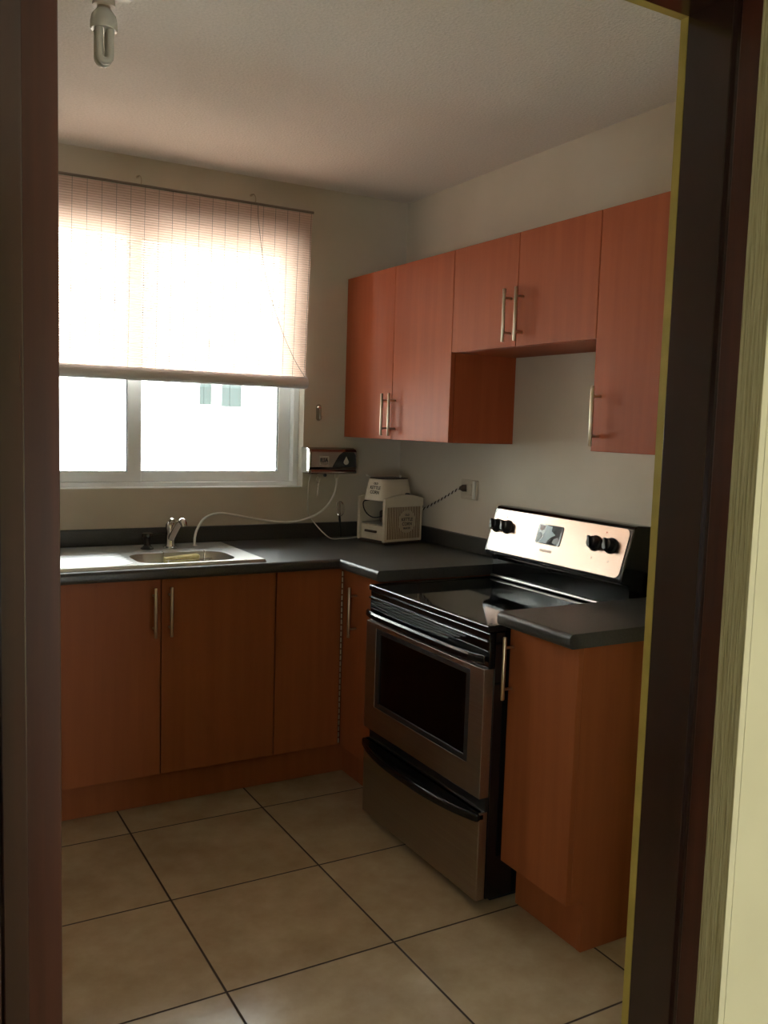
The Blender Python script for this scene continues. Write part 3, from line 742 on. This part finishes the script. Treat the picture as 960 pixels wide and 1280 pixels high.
# kettle: tapered rounded box
def sup(ax, ay, z, n=44, e=4.5):
    out = []
    for k in range(n):
        a = 2 * PI * k / n; c_, s_ = math.cos(a), math.sin(a)
        out.append((-.012 + ax * abs(c_) ** (2 / e) * (1 if c_ > 0 else -1), ay * abs(s_) ** (2 / e) * (1 if s_ > 0 else -1), z))
    return out
def loft(rings_):
    n = len(rings_[0]); V = [p for r_ in rings_ for p in r_]; F = []
    for k in range(len(rings_) - 1):
        for i in range(n):
            j = (i + 1) % n; F.append((k * n + i, k * n + j, (k + 1) * n + j, (k + 1) * n + i))
    F += [tuple(range(n - 1, -1, -1)), tuple(range((len(rings_) - 1) * n, len(rings_) * n))]
    return MB().add(V, F, True)
kt = loft([sup(.092, .072, .1862), sup(.096, .076, .190), sup(.080, .062, .280), sup(.077, .059, .283)]).build('kettle', 'cream', pm, angle=40)
loft([sup(.079, .061, .2832), sup(.079, .061, .287), sup(.060, .045, .289)]).build('lid', 'brown', kt)
PB().lathe([(.004, 0), (.004, .006), (.0055, .009), (.003, .012)], (.02, -.04, .2885), n=12).build('lid_knob', 'white_plastic', kt)
PB().tube([(-.085, .04, .287), (-.098, .045, .296)], .0018, 8).lathe([(.004, 0), (.0045, .004), (.002, .008)], (-.097, .045, .294), (-.6, .2, .5), 12).build('lid_lever', 'white_plastic', kt)
PB().lathe([(.016, 0), (.013, .014), (.004, .02)], (.036, -.0715, .207), (0, -1, .2), 16).build('crank_knob', 'black_matte', kt)
kx = -.012 - .089
for s_, zz, off, size in (('OLD', .262, .013, .014), ('KETTLE', .244, .010, .021), ('CORN', .224, .006, .021)):
    text('kettle_lettering', s_, size, (-.1075 + (zz - .190) * .178 - .0012, -.012, zz), (0, -1, 0), (.178, 0, 1), 'ink', kt, .0004, local=True)
PB().tube(spline([(-.075, .055, .184), (-.098, .066, .178), (-.101, .062, .150), (-.094, .045, .124), (-.080, .022, .110), (-.062, .0, .112), (-.044, -.014, .122), (-.038, -.012, .128)], 7), .0028, 8).build('kettle_cord', 'rubber', pm)
th = R(11)
B = Vector((-.268, -.338, CT + .0003))
ctr = B + Vector((math.cos(th) * W / 2 - math.sin(th) * D / 2, math.sin(th) * W / 2 + math.cos(th) * D / 2, 0))
pm.location = ctr; pm.rotation_euler = (0, 0, th)

# ------------------------------------------------------------------ socket and flex on the right wall
ou = thing('wall_socket', 'beige wall socket with a plug on the right wall beside the stove', 'socket', (0, -.59, 1.16))
MB().prism([(-.0005, -.591 + a, 1.160 + b) for a, b in rrect(.118, .084, .006, 4)], (-.007, 0, 0)).build('face_plate', 'ivory', ou, .002)
MB().box(-.0076, -.011, -.552, -.612, 1.135, 1.185).build('socket_insert', 'ivory', ou, .002)
MB().box(-.0076, -.013, -.622, -.640, 1.122, 1.198).build('switch_strip', 'white_plastic', ou, .002)
fl = thing('power_flex', 'twisted pale flex plugged into the beige wall socket', 'cable', (-.02, -.575, 1.165))
MB().lathe([(.015, 0), (.015, .016), (.010, .024), (.006, .03)], (-.0112, -.578, 1.166), (-.6, .55, -.05), 16).build('plug', 'brown', fl)
path = spline([(-.030, -.560, 1.164), (-.030, -.52, 1.149), (-.028, -.44, 1.115), (-.026, -.36, 1.083), (-.028, -.300, 1.058), (-.034, -.262, 1.042), (-.046, -.232, 1.030), (-.062, -.222, 1.025)], 14)
acc = 0.; A = []; Bp = []
for i, p in enumerate(path):
    if i: acc += (p - path[i - 1]).length
    a = acc / .030 * 2 * PI
    off = Vector((math.cos(a) * .0032, 0, math.sin(a) * .0032))
    A.append(p + off); Bp.append(p - off)
MB().tube(A, .0026, 7).build('strand', 'white_plastic', fl)
MB().tube(Bp, .0026, 7).build('strand', 'brown', fl)

# ------------------------------------------------------------------ bare ceiling bulb
lx, ly_ = -1.685, -1.385
lp = thing('ceiling_bulb', 'unlit white compact fluorescent bulb hanging from the kitchen ceiling', 'light bulb', (lx, ly_, H))
MB().lathe([(.058, 0), (.058, .006), (.050, .012), (.030, .016), (.026, .020)], (lx, ly_, H - .0005), (0, 0, -1), 32).box(lx + .030, lx + .062, ly_ - .016, ly_ + .016, H - .026, H - .006).build('ceiling_rose', 'white_plastic', lp)
MB().lathe([(.0255, .016), (.0255, .042), (.027, .046), (.026, .052), (.021, .053)], (lx, ly_, H), (0, 0, -1), 26).build('lamp_holder', 'ivory', lp)
MB().lathe([(.0155, .0535), (.0165, .058)], (lx, ly_, H), (0, 0, -1), 22).build('metal_cap', 'nickel', lp)
MB().lathe([(.016, .0585), (.020, .063), (.0285, .074), (.0315, .088), (.0320, .102), (.030, .107), (.012, .108)], (lx, ly_, H), (0, 0, -1), 28).build('ballast', 'cfl', lp)
for k in range(2):
    sgn = 1 if k else -1
    pts = [(lx - .0125, ly_ + sgn * .0125, H - .106), (lx - .0125, ly_ + sgn * .0125, H - .168)]
    for q in range(1, 8):
        a = PI * q / 8; pts.append((lx - .0125 * math.cos(a), ly_ + sgn * .0125, H - .168 - .0125 * math.sin(a)))
    pts += [(lx + .0125, ly_ + sgn * .0125, H - .168), (lx + .0125, ly_ + sgn * .0125, H - .106)]
    MB().tube(pts, .0088, 14).build('tube', 'cfl', lp)

# ------------------------------------------------------------------ light
wd = bpy.data.worlds.new('sky'); S.world = wd; wd.use_nodes = True
b = wd.node_tree.nodes['Background']; b.inputs[0].default_value = (.92, .97, 1., 1); b.inputs[1].default_value = 14.
def area(name, loc, rot, sx, sy, power, col, portal=False):
    l = bpy.data.lights.new(name, 'AREA'); l.shape = 'RECTANGLE'; l.size = sx; l.size_y = sy; l.energy = power; l.color = col
    if portal: l.cycles.is_portal = True
    o = bpy.data.objects.new(name, l); COL.objects.link(o); o.location = loc; o.rotation_euler = rot; return o
area('window_portal', ((WX0 + WX1) / 2, .135, (WZ0 + WZ1) / 2), (R(-90), 0, 0), WX1 - WX0, WZ1 - WZ0, 1, (1, 1, 1), True)
for a_, b_ in HOPEN: area('hall_opening_portal', ((a_ + b_) / 2, -6.53, (HZ0 + HZ1) / 2), (R(90), 0, 0), b_ - a_, HZ1 - HZ0, 1, (1, 1, 1), True)
l = bpy.data.lights.new('sun', 'SUN'); l.energy = 30; l.angle = R(1); l.color = (1, .97, .9)
o = bpy.data.objects.new('sun', l); COL.objects.link(o); o.rotation_euler = (R(48), 0, R(-20))

# ------------------------------------------------------------------ camera
cam = bpy.data.cameras.new('camera'); co = bpy.data.objects.new('camera', cam); COL.objects.link(co); S.camera = co
yaw, pit, rol = R(29.7377), R(-5.5735), R(1.7467)
fw = Vector((math.sin(yaw) * math.cos(pit), math.cos(yaw) * math.cos(pit), math.sin(pit)))
rt = Vector((math.cos(yaw), -math.sin(yaw), 0)); up_ = rt.cross(fw)
rr, uu = rt * math.cos(rol) + up_ * math.sin(rol), -rt * math.sin(rol) + up_ * math.cos(rol)
mt = Matrix((rr, uu, -fw)).transposed().to_4x4(); mt.translation = Vector((-2.1846, -3.6857, 1.4219))
co.matrix_world = mt
cam.sensor_fit = 'VERTICAL'; cam.sensor_height = 24.; cam.lens = 24. * 1117.29 / 1280
cam.clip_start = .02; cam.clip_end = 200

S.view_settings.view_transform = 'Standard'; S.view_settings.look = 'None'; S.view_settings.gamma = 1.
S.view_settings.exposure = 0.; S.view_settings.use_curve_mapping = False
